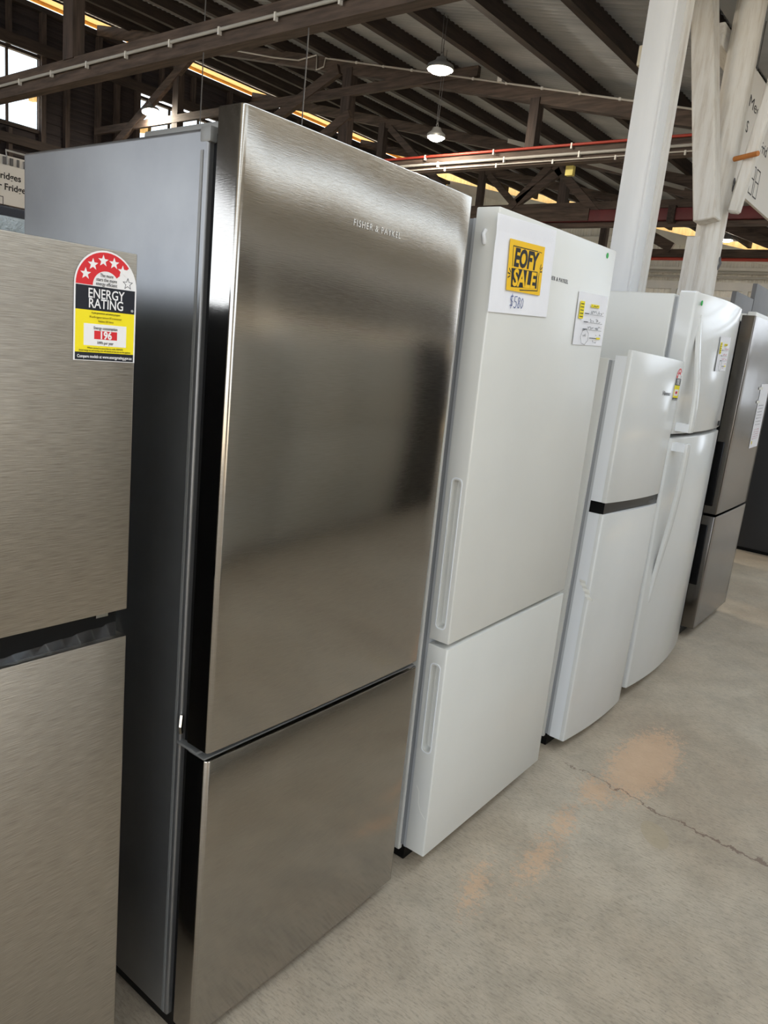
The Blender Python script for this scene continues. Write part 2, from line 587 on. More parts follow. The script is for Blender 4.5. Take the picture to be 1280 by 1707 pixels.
ceiling = struct(MB().box(XB, XE, 0.62, 0.98, 3.80, 3.83).build('ceiling', 'zinc'))
SHW = 0.762
me = corr_mesh(SHW, SHW / 10, 0.014, YV, YW + 0.75, lambda y: zs(y) + 0.009)
nsh = int((XE + 0.7 - XB) / SHW)
for i in range(nsh):
    obj('roof_sheet', me, 'zinc', ceiling, (XB + i * SHW, 0, random.uniform(0, 0.004)))
# right bay rises again from the valley; two unseen clear roof lights are added for daylight
def zr(y):
    return zs(YV) + SL * (YV - y)
ADDED_SKYLIGHTS = ((-2.9, -1.3), (-5.6, -4.4))
segs, last = [], YV
for a, b in ADDED_SKYLIGHTS:
    segs.append((b, last)); last = a
segs.append((YR, last))
for a, b in segs:
    me = corr_mesh(SHW, SHW / 10, 0.009, a, b, lambda y: zr(y) + 0.009)
    for i in range(nsh):
        obj('roof_sheet', me, 'zinc_white', ceiling, (XB + i * SHW, 0, 0))
for a, b in ADDED_SKYLIGHTS:
    MB().add([(XB, a, zr(a) + 0.02), (XE, a, zr(a) + 0.02), (XE, b, zr(b) + 0.02), (XB, b, zr(b) + 0.02)], [(0, 1, 2, 3)]).build('added_roof_light', 'glass', ceiling)
# purlins
def purlin(y, zt, mat, w=0.07, h=0.15):
    MB().box(XB, XE, y - w / 2, y + w / 2, zt - h, zt).build('purlin', mat, ceiling)
k = 0
while 1.09 + 0.92 * k < YW - 0.6:
    y = 1.09 + 0.92 * k
    purlin(y, zs(y), 'timber')
    k += 1
for y in (-0.2, -1.25, -2.95, -4.35, -5.65, -6.9):
    purlin(y, zr(y), 'whitewood_x')
# white plate along the valley on the posts
struct(rbox('trim_1', 4.66, XE, 0.87, 0.97, 3.50, 3.64, 0.008, 'whitewood_x'))
# white lining board under the valley
struct(MB().box(XB, XE, 0.30, 0.62, 3.76, 3.79).build('trim_2', 'whitewood_x'))

# --- left wall: studs, boards, plates, two window openings plus three unseen ones added for daylight
WIN_PLUS_ADDED = [(5.02, 6.05, 4.28, 5.37), (7.93, 9.95, 3.6, 5.34), (10.75, 12.4, 1.6, 3.9), (13.4, 15.4, 1.6, 3.9), (16.0, 17.6, 1.6, 3.9)]
wall_left = struct(MB().box(XB, XE, YW - 0.10, YW + 0.06, 6.05, 6.13).build('wall_left', 'timber'))
BH = 0.165
z = 0.0
row = 0
board_cache = {}
def board(x0, x1, z0):
    w = round(x1 - x0, 3)
    if w not in board_cache:
        board_cache[w] = MB().add([(0, 0.0, 0), (w, 0.0, 0), (w, 0.022, BH + 0.02), (0, 0.022, BH + 0.02), (0, 0.025, 0), (w, 0.025, 0), (w, 0.036, BH + 0.02), (0, 0.036, BH + 0.02)],
                                  [(0, 1, 2, 3), (5, 4, 7, 6), (4, 5, 1, 0), (3, 2, 6, 7), (4, 0, 3, 7), (1, 5, 6, 2)]).mesh('board')
    obj('board', board_cache[w], 'board', wall_left, (x0, YW + 0.01, z0))
while z < 6.0:
    cuts = [(a, b) for a, b, c, d in WIN_PLUS_ADDED if c - 0.05 < z + BH / 2 < d + 0.05]
    x = XB
    for a, b in sorted(cuts):
        board(x, a, z)
        x = b
    board(x, XE, z)
    z += BH
stud = MB().box(-0.04, 0.04, YW - 0.09, YW + 0.008, 0, 6.10).mesh('stud')
x = 3.58
for x in (3.4, 4.0, 4.55, 5.0, 6.10, 6.52, 7.10, 7.46, 7.88, 10.0, 10.6):
    obj('stud', stud, 'timber_z', wall_left, (x, 0, 0))
for x in (11.2, 11.9, 12.6, 13.3, 14.1, 14.9, 15.7, 16.5, 17.3):
    MB().box(x - 0.04, x + 0.04, YW - 0.09, YW + 0.008, 4.10, 6.10).build('stud', 'timber_z', wall_left)
for x, a, b in ((8.38, 5.42, 6.1), (9.1, 5.42, 6.1), (5.55, 5.42, 6.1), (5.55, 0.0, 4.2), (8.9, 0, 3.5)):
    MB().box(x - 0.03, x + 0.03, YW - 0.09, YW + 0.008, a, b).build('stud', 'timber_z', wall_left)
MB().box(XB, XE, YW - 0.14, YW - 0.09, 5.41, 5.58).build('girt', 'timber', wall_left)
MB().box(XB, XE, YW - 0.13, YW - 0.09, 3.96, 4.10).build('girt', 'timber', wall_left)
# eave outside the slot: pine soffit and fascia, lit by the bright ground outside
MB().add([(XB, YW + 0.08, zs(YW) - 0.012), (XE, YW + 0.08, zs(YW) - 0.012), (XE, YW + 0.76, zs(YW + 0.76) - 0.012), (XB, YW + 0.76, zs(YW + 0.76) - 0.012)], [(0, 3, 2, 1)]).build('soffit', 'soffit', wall_left)
MB().box(XB, XE, YW + 0.74, YW + 0.78, 6.455, 6.54).build('fascia', 'soffit', wall_left)
raf = MB().box(-0.035, 0.035, YW - 0.10, YW + 0.72, 0, 0.15).mesh('rafter')
for i in range(24):
    xx = 3.3 + i * 0.62
    r_ = obj('rafter_end', raf, 'soffit', wall_left, (xx, 0, 0))
    r_.matrix_local = Matrix.Translation((xx, 0, 3.49)) @ Matrix(((1, 0, 0, 0), (0, 1, 0, 0), (0, SL, 1, 0), (0, 0, 0, 1)))

for i, (a, b, c, d) in enumerate(WIN_PLUS_ADDED):
    w = struct(MB().box(a, b, YW - 0.04, YW + 0.05, c - 0.05, c).box(a, b, YW - 0.04, YW + 0.05, d, d + 0.05).box(a - 0.05, a, YW - 0.04, YW + 0.05, c - 0.05, d + 0.05).box(b, b + 0.05, YW - 0.04, YW + 0.05, c - 0.05, d + 0.05).build('window_%d' % (i + 1), 'timber'))
    n = 2 if i == 0 else 3
    for k in range(n):
        x0, x1 = a + (b - a) * k / n, a + (b - a) * (k + 1) / n
        if k:
            MB().box(x0 - 0.02, x0 + 0.02, YW - 0.01, YW + 0.02, c, d).build('glazing_bar', 'timber_z', w)
        for z0, z1 in ((c, (c + d) / 2), ((c + d) / 2, d)):
            MB().box(x0 + 0.02, x1 - 0.02, YW + 0.003, YW + 0.007, z0 + 0.01, z1 - 0.01).build('pane', 'glass', w)
    MB().box(a, b, YW - 0.01, YW + 0.02, (c + d) / 2 - 0.02, (c + d) / 2 + 0.02).build('glazing_bar', 'timber', w)

# --- far end wall: white corrugated iron over painted boards
wall_back = struct(MB().box(XE + 0.1, XE + 0.16, YR, -4.3, 0, 3.30).box(XE + 0.1, XE + 0.16, -3.2, YW, 0, 3.30).box(XE + 0.1, XE + 0.16, -4.3, -3.2, 0, 1.1).box(XE + 0.1, XE + 0.16, -4.3, -3.2, 2.4, 3.30).build('wall_back', 'white_wall'))
def corr_wall(y0, n, z0, top):
    mb = MB()
    seg = 6
    N = n * seg
    vs, fs = [], []
    for i in range(N + 1):
        y = y0 + 0.076 * n * i / N
        dx = 0.009 * math.sin(2 * math.pi * i / seg)
        vs += [(XE + 0.09 + dx, y, z0), (XE + 0.09 + dx, y, top(y))]
    for i in range(N):
        fs.append((2 * i, 2 * i + 1, 2 * i + 3, 2 * i + 2))
    mb.add(vs, fs)
    return mb.mesh('wall_sheet', 60)
for i in range(13):
    y0 = 2.2 + 0.76 * i
    obj('wall_sheet', corr_wall(y0, 10, 3.28, lambda y: zs(y) - 0.34), 'zinc_white', wall_back)
MB().beam((XE + 0.04, 0.8, zs(0.8) - 0.30), (XE + 0.04, YW, zs(YW) - 0.30), 0.06, 0.22).build('raking_plate', 'zinc_white', wall_back)
MB().box(XE, XE + 0.08, YR, YW, 3.42, 3.60).build('girt', 'white_wall', wall_back)
MB().box(XE, XE + 0.08, YR, YW, 4.50, 4.62).build('girt', 'zinc_white', wall_back)
MB().beam((XE + 0.03, 8.6, 4.5), (XE + 0.03, 6.2, 3.6), 0.05, 0.16, (1, 0, 0)).build('brace', 'zinc_white', wall_back)
MB().box(XE, XE + 0.06, YR, YW, 3.86, 3.92).build('girt', 'zinc_white', wall_back)
for y0 in (2.2, 3.7, 5.3, 6.9, 8.5, 10.1):
    MB().box(XE - 0.02, XE + 0.02, y0, y0 + 0.12, 3.20, 3.42).build('bracket', 'white_wall', wall_back)
MB().box(XE + 0.55, XE + 0.60, 0, YW + 1.2, 4.0, 7.2).build('gable_soffit', 'soffit', wall_back)

# --- right side: unseen wall with header and posts, door gap added for daylight
wall_right = struct(MB().box(XB, XE, YR - 0.1, YR, 4.2, zr(YR) + 0.05).build('wall_right', 'white_wall'))
for x0, x1 in ((XB, -2.3), (2.0, XE)):
    MB().box(x0, x1, YR - 0.08, YR - 0.02, 0, 4.2).build('wall_panel', 'grey_wall', wall_right)
for x in (-2.45, 2.0, 6.5, 11.0):
    MB().box(x, x + 0.15, YR - 0.12, YR + 0.02, 0, 4.2).build('wall_post', 'whitewood', wall_right)

# ================================================================ TRUSSES
def truss(X, name_label, posts=(), braces=(), collar=None, zb=(3.49, 3.70), mat='timber_y'):
    t = empty('roof_truss', (X, 6, 3.6))
    tag(t, name_label, 'truss', 'timber roof trusses')
    def P(p): return (p[0] - X, p[1] - 6, p[2] - 3.6)
    def bm_(nm, p, q, w, h, m=mat):
        MB().beam(P(p), P(q), w, h, (1, 0, 0) if abs(p[1] - q[1]) < 0.01 else (0, 0, 1)).build(nm, m, t)
    xm = X + 0.07
    bm_('bottom_chord', (xm, 0.72, (zb[0] + zb[1]) / 2), (xm, YW - 0.15, (zb[0] + zb[1]) / 2), 0.12, zb[1] - zb[0])
    bm_('top_chord', (xm, 0.9, 3.41 + SL * 0.9), (xm, YW - 0.1, 3.41 + SL * YW), 0.11, 0.16)
    if collar:
        bm_('collar_tie', (X + 0.02, collar[0], collar[2]), (X + 0.02, collar[1], collar[2]), 0.06, 0.11)
    for y, z0, z1, w in posts:
        MB().box(-0.005, 0.115, y - w / 2 - 6, y + w / 2 - 6, z0 - 3.6, z1 - 3.6).build('post', 'timber_z', t)
    for p, q, w in braces:
        MB().beam((0.01, p[0] - 6, p[1] - 3.6), (0.01, q[0] - 6, q[1] - 3.6), 0.07, w).build('brace', 'timber_y', t)
    return t
truss(3.3, 'nearest dark timber roof truss carrying a pale conduit at top left',
      posts=((6.43, 3.70, 4.78, 0.17),), zb=(3.50, 3.71))
truss(7.0, 'second roof truss, its bottom beam carrying a red cable beside the white column',
      posts=((3.52, 3.64, 4.16, 0.11), (6.30, 3.64, 4.80, 0.15), (9.9, 3.64, 5.55, 0.14)),
      braces=(((6.45, 4.80), (8.3, 4.02), 0.13), ((6.2, 4.25), (7.4, 3.62), 0.12), ((9.45, 5.42), (11.5, 4.28), 0.13), ((11.5, 4.28), (12.1, 3.95), 0.10)),
      collar=(4.3, YW - 0.12, 4.52), zb=(3.48, 3.64))
truss(10.5, 'third roof truss with crossing braces above a dark red beam',
      posts=((4.83, 3.60, 4.45, 0.13), (8.6, 3.6, 5.3, 0.13)),
      braces=(((5.80, 3.70), (5.05, 4.42), 0.11), ((4.15, 3.60), (5.05, 4.42), 0.13), ((5.6, 3.85), (4.9, 4.3), 0.12), ((8.4, 5.2), (6.6, 3.75), 0.11), ((2.0, 3.6), (3.6, 4.12), 0.12)),
      collar=(2.2, YW - 0.12, 3.77), zb=(3.47, 3.53))
truss(14.0, 'farthest roof truss seen low between the white posts',
      posts=((5.6, 3.7, 4.6, 0.14), (8.6, 3.7, 5.3, 0.14)),
      braces=(((6.0, 4.6), (4.2, 3.72), 0.18), ((2.4, 3.75), (3.6, 4.2), 0.16), ((8.4, 5.2), (6.8, 3.8), 0.13)), zb=(3.53, 3.70))
rs = tag(rbox('steel_beam', 10.44, 10.62, 0.7, YW - 0.2, 3.54, 3.70, 0.006, 'steelpost'), 'dark red painted steel beam under the third roof truss', 'beam')
MB().box(10.415, 10.44, 4.3, 6.7, 3.545, 3.72).build('beam_shade_board', 'timber_y', rs)  # added dark board standing in for the shade on this stretch of beam
for y in (3.05, 5.9):
    MB().box(10.40, 10.66, y - 0.05, y + 0.05, 3.50, 3.73).build('strap', 'timber', rs)
lt = tag(MB().beam((8.0, 4.4, 4.05), (11.6, 2.3, 3.92), 0.02, 0.05).build('tie_rod', 'conduit'), 'pale thin rod slanting under the roof beyond the second truss', 'rod')

# conduits and cables with their clips
def conduit(name, label, X, y0, y1, z, r, mat, clips, cat='conduit', wob=0.0, clipm='clip'):
    t = empty(name, (X, y0, z))
    tag(t, label, cat)
    pts = []
    n = max(2, int(abs(y1 - y0) / 0.3))
    for i in range(n + 1):
        pts.append((0, (y1 - y0) * i / n, wob * math.sin(i * 1.7)))
    MB().tube(pts, r, 10).build('pipe', mat, t, 50)
    if clips:
        cm = MB().box(-r - 0.003, r, -0.008, 0.008, -r - 0.026, r + 0.003).mesh('clip')
        y = y0 + 0.35
        while y < y1:
            obj('saddle_clip', cm, clipm, t, (0, y - y0, 0))
            y += clips
    return t
conduit('electrical_conduit', 'pale grey conduit clipped along the nearest dark roof beam', 3.278, 0.75, YW - 0.2, 3.605, 0.0135, 'conduit', 0.62)
conduit('electrical_conduit', 'pale grey conduit on the second roof beam under the red cable', 6.985, 0.75, YW - 0.2, 3.555, 0.016, 'conduit', 0.9)
conduit('electrical_cable', 'thin dark cable below the conduit on the second roof beam', 6.99, 0.75, YW - 0.2, 3.502, 0.007, 'cable', 0.7, 'cable')
conduit('electrical_cable', 'red cable along the top edge of the second roof beam', 6.985, 0.75, YW - 0.2, 3.645, 0.014, 'redpipe', 0.95, 'cable')
conduit('red_pipe', 'long red pipe under the farthest roof truss', 13.98, 0.75, YW - 0.2, 3.52, 0.03, 'redpipe', 1.3, 'pipe')
conduit('electrical_conduit', 'pale conduit high on the white end wall', 17.90, -2, 10.5, 3.80, 0.03, 'conduit', 0)
conduit('electrical_conduit', 'lower pale conduit on the white end wall', 17.90, -2, 10.5, 3.69, 0.025, 'conduit', 0)
# cable lying on the second truss's top chord
t = empty('lighting_cable', (6.99, 1.0, 3.7)); tag(t, 'thin pale cable clipped along the sloping chord of the second truss', 'cable')
pts = [(6.985, y, 3.49 + SL * y - 0.012) for y in [1.0 + 0.4 * i for i in range(14)]] + [(6.985, 6.7, 4.96), (6.985, 6.72, 4.86), (6.985, 6.85, 4.84), (6.985, 6.86, 5.02), (6.985, 7.2, 5.0), (6.985, 7.7, 5.1), (6.985, 8.6, 5.32)]
MB().tube([(0, y - 1.0, z - 3.7) for x, y, z in pts], 0.011, 6).build('cable_run', 'cable', t, 60)
cl = MB().box(-0.010, 0.012, -0.012, 0.012, -0.014, 0.014).mesh('clip')
for i in range(12):
    y = 1.2 + 0.45 * i
    obj('cable_clip', cl, 'clip', t, (0, y - 1.0, 3.49 + SL * y - 0.012 - 3.7))
rbox('cable_box', -0.03, 0.01, 3.95 - 1.0, 4.01 - 1.0, 4.36 - 3.7, 4.42 - 3.7, 0.005, 'clip', t)
tag(rbox('hanging_tag', 7.13, 7.19, 3.02, 3.11, 3.38, 3.48, 0.006, 'rust'), 'small yellowed box under the red cabled beam', 'box')
# hanging wires
def wire(label, x, y, z0, z1):
    tag(MB().tube([(x, y, z0), (x + 0.005, y, (z0 + z1) / 2), (x, y, z1)], 0.0045, 6).build('hanging_wire', 'inkgrey'), label, 'wire')
wire('hanging wire left of the large steel fridge', 3.33, 4.46, 2.35, zs(4.46))
wire('hanging wire above the large steel fridge corner', 3.33, 3.298, 2.2, zs(3.3) - 0.0)

# ================================================================ COLUMNS
col = empty('box_column', (3.51, 0.79, 0)); tag(col, 'square white boxed column behind the white fridges', 'column')
rbox('shaft', -0.11, 0.11, -0.07, 0.075, 0, 3.74, 0.006, 'whitebox', col)
MB().box(-0.115, -0.085, -0.082, -0.07, 0, 3.74).build('corner_strip', 'whitebox', col)
MB().box(0.03, 0.11, -0.085, -0.07, 0, 3.74).build('cover_strip', 'whitewood', col)
tag(rbox('junction_box', 3.43, 3.50, 0.866, 0.895, 2.985, 3.085, 0.008, 'beige'), 'small beige junction box on the white boxed column', 'box')
# round log post
def log_post():
    mb = MB()
    rings, n = 26, 20
    vs, fs = [], []
    for i in range(rings + 1):
        z = 3.80 * i / rings
        r0 = 0.102 - 0.003 * z
        for k in range(n):
            a = 2 * math.pi * k / n
            r = r0 * (1 + 0.05 * math.cos(4 * a + 0.4) + 0.03 * math.sin(3.1 * z + 2 * a) + 0.015 * math.sin(9 * z + 5 * a))
            vs.append((r * math.cos(a) + 0.008 * math.sin(1.7 * z), r * math.sin(a) + 0.006 * math.cos(1.3 * z), z))
    for i in range(rings):
        for k in range(n):
            fs.append((i * n + k, i * n + (k + 1) % n, (i + 1) * n + (k + 1) % n, (i + 1) * n + k))
    fs.append(tuple(reversed(range(n)))); fs.append(tuple(range(rings * n, (rings + 1) * n)))
    mb.add(vs, fs)
    return mb
post = empty('log_post', (4.75, 0.755, 0)); tag(post, 'rough white painted round timber post beside the hanging sign', 'post')
log_post().build('trunk', 'whitewood', post, 50)
MB().box(-0.10, -0.02, 0.02, 0.11, 0, 2.32).build('packing_board', 'whitewood', post)
MB().tube([(-0.01, -0.095, 2.62), (-0.02, -0.112, 2.66), (-0.01, -0.098, 2.70)], 0.008, 6).build('hook', 'inkgrey', post)
MB().tube([(-0.01, -0.100, 2.12), (-0.02, -0.116, 2.16), (-0.01, -0.102, 2.20)], 0.008, 6).build('hook', 'inkgrey', post)
st = MB().beam((4.55, 0.722, 2.395), (4.55, 0.995, 3.78), 0.14, 0.14, (1, 0, 0))
tag(obj('timber_strut', bevelled(st, 0.008, 1), 'whitewood'), 'sawn white timber strut leaning against the round post', 'strut')
kb = MB().beam((4.68, 0.603, 2.47), (4.68, 0.435, 3.84), 0.075, 0.075, (1, 0, 0))
tag(obj('knee_brace', bevelled(kb, 0.012, 1), 'whitewood'), 'white knee brace rising right from the round post in front of the sign', 'brace')
tag(MB().tube([(4.64, 0.65, 2.795), (4.56, 0.49, 2.80)], 0.016, 10).build('wooden_peg', 'peg', None, 50), 'orange brown wooden peg sticking out of the round post', 'peg')

# ================================================================ HANGING SIGNS
sg = empty('hanging_sign', (4.90, 0.76, 2.72)); tag(sg, 'white hanging sign with black lettering and fridge outline beside the round post', 'sign')
rbox('panel', 0.02, 1.75, -0.012, 0.012, 0.0, 0.76, 0.003, 'plate_white', sg)
text('lettering', "'Med", 0.105, 'ink', sg, (0.130, -0.013, 0.53), 0.0, 'LEFT', width=0.32)
text('lettering', 'S', 0.105, 'ink', sg, (0.20, -0.013, 0.375), 0.0010, 'LEFT', 1.2)
text('lettering', 'Frid', 0.105, 'ink', sg, (0.655, -0.013, 0.36), 0.0010, 'LEFT', 1.25)
for a, b, c, d in ((0.555, 0.655, 0.05, 0.24), (0.695, 0.795, 0.05, 0.24)):
    ic = MB()
    ic.ribbon([(a, c), (b, c), (b, d), (a, d), (a, c)], 0.009, -0.0135)
    ic.ribbon([(a, (c + d) / 2 + 0.01), (b, (c + d) / 2 + 0.01)], 0.009, -0.0135)
    ic.build('fridge_outline', 'ink', sg)
for x in (0.25, 1.5):
    MB().tube([(x, 0, 0.75), (x, 0, 1.08)], 0.004, 6).build('hanger', 'inkgrey', sg)

sg = empty('hanging_sign', (1.55, 6.0, 2.24)); tag(sg, 'white sign reading Fridges in black behind the left steel fridge', 'sign')
rbox('panel', 0, 1.75, 0, 0.02, 0, 0.32, 0.003, 'plate_white', sg)
text('lettering', 'ridges', 0.075, 'ink', sg, (1.092, -0.001, 0.208), 0.0016, 'RIGHT')
text('lettering', 'r', 0.075, 'ink', sg, (0.925, -0.001, 0.122), 0.0016, 'RIGHT')
text('lettering', 'Fridges', 0.075, 'ink', sg, (0.945, -0.001, 0.120), 0.0016, 'LEFT')
MB().ribbon([(0.84, 0.0), (0.84, 0.06), (0.935, 0.06), (0.935, 0.0)], 0.006, -0.001).build('fridge_outline', 'ink', sg)
for i in range(26):
    MB().box(0.10 + i * 0.06, 0.10 + i * 0.06 + random.uniform(0.014, 0.03), 0.0, 0.012, 0.325, 0.385).build('slat', 'inkgrey', sg)
rbox('top_rail', 0, 1.75, 0.012, 0.03, 0.32, 0.40, 0.003, 'plate_white', sg)
MB().tube([(0.98, 0.005, 0.33), (0.965, 0.005, 0.44), (1.35, 0.005, 0.44), (1.36, 0.005, 0.33)], 0.009, 8).build('wire_handle', 'conduit', sg, 60)
for x in (0.2, 1.5):
    MB().box(x - 0.02, x + 0.02, 0.02, 0.05, -2.24, 0.30).build('stand_leg', 'charcoal', sg)

# ================================================================ HIGH-BAY LAMPS
def lamp(label, x, y, z, ztop, r=0.13, tilt=0.0):
    t = empty('high_bay_lamp', (x, y, z)); tag(t, label, 'lamp', 'round high bay lamps under the roof')
    t.rotation_euler = (tilt, 0, 0)
    MB().lathe([(0.001, 0.10), (0.045, 0.10), (0.055, 0.075), (r * 0.62, 0.06), (r * 0.95, 0.035), (r, 0.02), (r, 0.0), (r * 0.93, -0.004), (r * 0.9, 0.006)], n=28).build('housing', 'lamp_body', t, 40)
    MB().lathe([(0.0005, -0.042), (r * 0.35, -0.038), (r * 0.7, -0.022), (r * 0.9, 0.002)], n=28).build('lens', 'lens', t, 60)
    MB().tube([(0, 0, 0.10), (0.02, 0, 0.125), (0, 0, 0.15), (-0.02, 0, 0.125), (0, 0, 0.10)], 0.005, 6).build('eye_bolt', 'lamp_body', t)
    if ztop > z + 0.2:
        for dx in (-0.03, 0.03):
            MB().tube([(dx * 0.4, 0, 0.14), (dx, 0, ztop - z)], 0.0035, 6).build('suspension_wire', 'inkgrey', t)
    return t
lamp('bright round lamp hanging nearest, in front of the sloping truss chord', 5.55, 3.76, 4.0, zs(3.76))
lamp('bright round lamp glowing just above the red cabled beam', 6.6, 4.494, 3.73, zs(4.494), 0.105)
lamp('bright round lamp in front of the window above the steel fridge', 6.9, 10.40, 4.64, 4.86, 0.14, -0.22)
lamp('small far lamp glowing right of the round white post', 14.85, 3.49, 4.0, zs(3.49), 0.12)

# ================================================================ FRIDGES
def feet(root, W, D):
    cm = MB().lathe([(0.0005, 0.0), (0.022, 0.0), (0.022, 0.02), (0.012, 0.022), (0.012, 0.06), (0.0005, 0.06)], n=12).mesh('foot', 40)
    for x in (0.06, W - 0.06):
        for y in (0.14, D - 0.07):
            obj('foot', cm, 'black', root, (x, y, 0))

def brand(root, body, size, x, y, z, width, mat, bold=0.0003):
    return text('brand_lettering', body, size, mat, root, (x, y, z), bold, 'LEFT', width=width, spacing=1.25)

# ---- large steel fridge (hero)
W = 0.6415
f1 = empty('fridge_freezer', (0, 0, 0)); tag(f1, 'large brushed steel fridge freezer standing in front, nearest whole one', 'fridge', 'fridges in the row')
cab = rbox('cabinet', 0.0, W, 0.078, 0.652, 0.035, 1.687, 0.006, 'side_silver', f1, 3)
MB().box(-0.0012, 0.004, 0.088, 0.094, 0.04, 1.655).build('side_bead', 'side_dark', cab)
rbox('corner_cap', -0.001, 0.022, 0.072, 0.098, 1.666, 1.690, 0.004, 'side_dark', f1)
rbox('hinge_cover', 0.045, W - 0.045, 0.10, 0.315, 1.684, 1.712, 0.005, 'side_dark', f1)
MB().box(0.012, W - 0.012, 0.056, 0.080, 0.05, 1.68).build('gasket', 'black', f1)
ud = obj('upper_door', door_mesh(W, 0.6524, 1.715, 0.056, 0.004, 0.010, 0.0025, 6, 16), 'steel1', f1)
ld = obj('lower_door', door_mesh(W, 0.0385, 0.6373, 0.056, 0.004, 0.010, 0.0025, 6, 16), 'steel1', f1)
MB().box(0.002, W - 0.002, 0.010, 0.054, 0.6365, 0.6395).build('door_top_strip', 'side_dark', ld)
MB().tube([(0.03, 0.035, 0.632), (0.03, 0.035, 0.660)], 0.010, 12).build('hinge_pin', 'chrome', f1, 40)
MB().box(-0.001, 0.05, 0.028, 0.085, 0.6405, 0.6455).build('hinge_plate', 'side_dark', f1)
MB().tube([(0.0, 0.075, 0.665), (-0.004, 0.072, 0.68), (0.0, 0.075, 0.70)], 0.004, 6).build('hinge_screw', 'chrome', f1)
MB().box(0.012, W - 0.012, 0.07, 0.60, 0.001, 0.05).build('plinth', 'black', f1)
feet(f1, W, 0.65)
brand(f1, 'FISHER & PAYKEL', 0.016, 0.258, -0.0046, 1.5895, 0.137, 'silver_letters', 0.0001)

# ---- first white fridge freezer with pocket handles
W = 0.6855
f2 = empty('fridge_freezer', (0.7543, -0.0176, 0), 0.0067, -0.0182); tag(f2, 'white fridge freezer carrying the yellow sale sign', 'fridge', 'fridges in the row')
rbox('cabinet', 0.0, W, 0.080, 0.66, 0.030, 1.690, 0.006, 'white', f2, 3)
MB().box(0.002, W - 0.002, 0.059, 0.067, 0.05, 1.69).build('gasket', 'gasket', f2)
MB().box(0.006, W - 0.006, 0.067, 0.082, 0.05, 1.69).build('gasket_groove', 'groove', f2)
def pocket_door(root, name, z0, z1, p0, p1):
    d = obj(name, door_mesh(W, z0, z1, 0.059, 0.0, 0.004, 0.003, 3), 'white', root)
    pts = rrect(0.016, 0.043, p0, p1, 0.010)
    n = len(pts)
    vs = [(-0.02, y, z) for y, z in pts] + [(0.020, 0.0295 + (y - 0.0295) * 0.72, z + (0.006 if z < (p0 + p1) / 2 else -0.006)) for y, z in pts]
    fs = [tuple(range(n)), tuple(reversed(range(n, 2 * n)))] + [(i, i + n, (i + 1) % n + n, (i + 1) % n) for i in range(n)]
    cmb = MB().add(vs, fs)
    bm = bmesh.new(); me_ = cmb.mesh('cut'); bm.from_mesh(me_); bmesh.ops.recalc_face_normals(bm, faces=bm.faces); bm.to_mesh(me_); bm.free()
    cut = obj('cutter', me_, None)
    d.parent = None
    bpy.context.view_layer.update()
    boolean(d, cut)
    d.parent = root
    # thin rim round the pocket
    rim = MB()
    o_, i_ = rrect(0.0135, 0.0455, p0 - 0.003, p1 + 0.003, 0.012), pts
    vs = [(-0.0012, y, z) for y, z in o_] + [(-0.0012, y, z) for y, z in i_] + [(0.001, y, z) for y, z in o_] + [(0.001, y, z) for y, z in i_]
    fs = []
    for i in range(n):
        j = (i + 1) % n
        fs += [(i, j, j + n, i + n), (i, i + 2 * n, j + 2 * n, j), (i + n, j + n, j + 3 * n, i + 3 * n)]
    rim.add(vs, fs).build('handle_rim', 'white_edge', d, 40)
    return d
pocket_door(f2, 'upper_door', 0.671, 1.7133, 0.708, 1.094)
pocket_door(f2, 'lower_door', 0.0513, 0.6579, 0.358, 0.608)
MB().box(0.012, W - 0.012, 0.07, 0.60, 0.001, 0.05).build('plinth', 'black', f2)
feet(f2, W, 0.66)
text('brand_lettering', 'HER & PAYKEL', 0.0135, 'inkgrey', f2, (0.285, -0.0004, 1.590), 0.0003, 'LEFT', width=0.105, spacing=1.2)
MB().plate([(0.622 + 0.008 * math.cos(a * 0.5236), 1.692 + 0.008 * math.sin(a * 0.5236)) for a in range(12)], -0.0006).build('green_dot', 'green', f2)
MB().tube([(0.0, 0.031, 1.665), (-0.004, 0.033, 1.655), (-0.004, 0.029, 1.640), (0.0, 0.031, 1.636)], 0.005, 8).build('side_plug', 'white_edge', f2, 50)
sc_ = MB()
for pts in ([(0.0, 0.0), (0.010, -0.012), (0.012, -0.04), (0.022, -0.058), (0.04, -0.07)],):
    sc_.ribbon([(0.02 + a * 0.9, 0.25 + b * 1.2) for a, b in pts], 0.002, 0.0)
o_ = sc_.build('loose_tape', 'tape', f2)
o_.rotation_euler = (0, 0, -math.pi / 2); o_.location = (-0.0006, 0.065, 0)
tp = MB().ribbon([(0.20, 1.22 - 1.0), (0.22, 0.205), (0.26, 0.207)], 0.0012, -0.0004)

# ---- small white top-mount fridge with black handle slot
W = 0.5397
f3 = empty('fridge', (1.653, -0.0075, 0), -0.0109, 0.0219); tag(f3, 'short white top freezer fridge with black handle slot', 'fridge', 'fridges in the row')
rbox('cabinet', 0.0, W, 0.078, 0.56, 0.035, 1.425, 0.005, 'white', f3, 2)
MB().box(0.002, W - 0.002, 0.056, 0.065, 0.05, 1.42).build('gasket', 'gasket', f3)
MB().box(0.006, W - 0.006, 0.065, 0.079, 0.05, 1.42).build('gasket_groove', 'groove', f3)
def skin_door(root, name, z0, z1, step=0.0, mat='white_gloss', bulge=0.012):
    d = obj(name, door_mesh(W, z0, z1, 0.016, bulge, 0.006, 0.002, 4, 20), mat, root)
    MB().box(0.0005, W - 0.0005, 0.014, 0.056, z0 + 0.001, z1 - step - 0.001).build('door_liner', 'white_edge' if mat == 'white_gloss' else 'side_dark', d)
    return d
skin_door(f3, 'upper_door', 0.9413, 1.4578, 0.02)
skin_door(f3, 'lower_door', 0.0482, 0.902, 0.0)
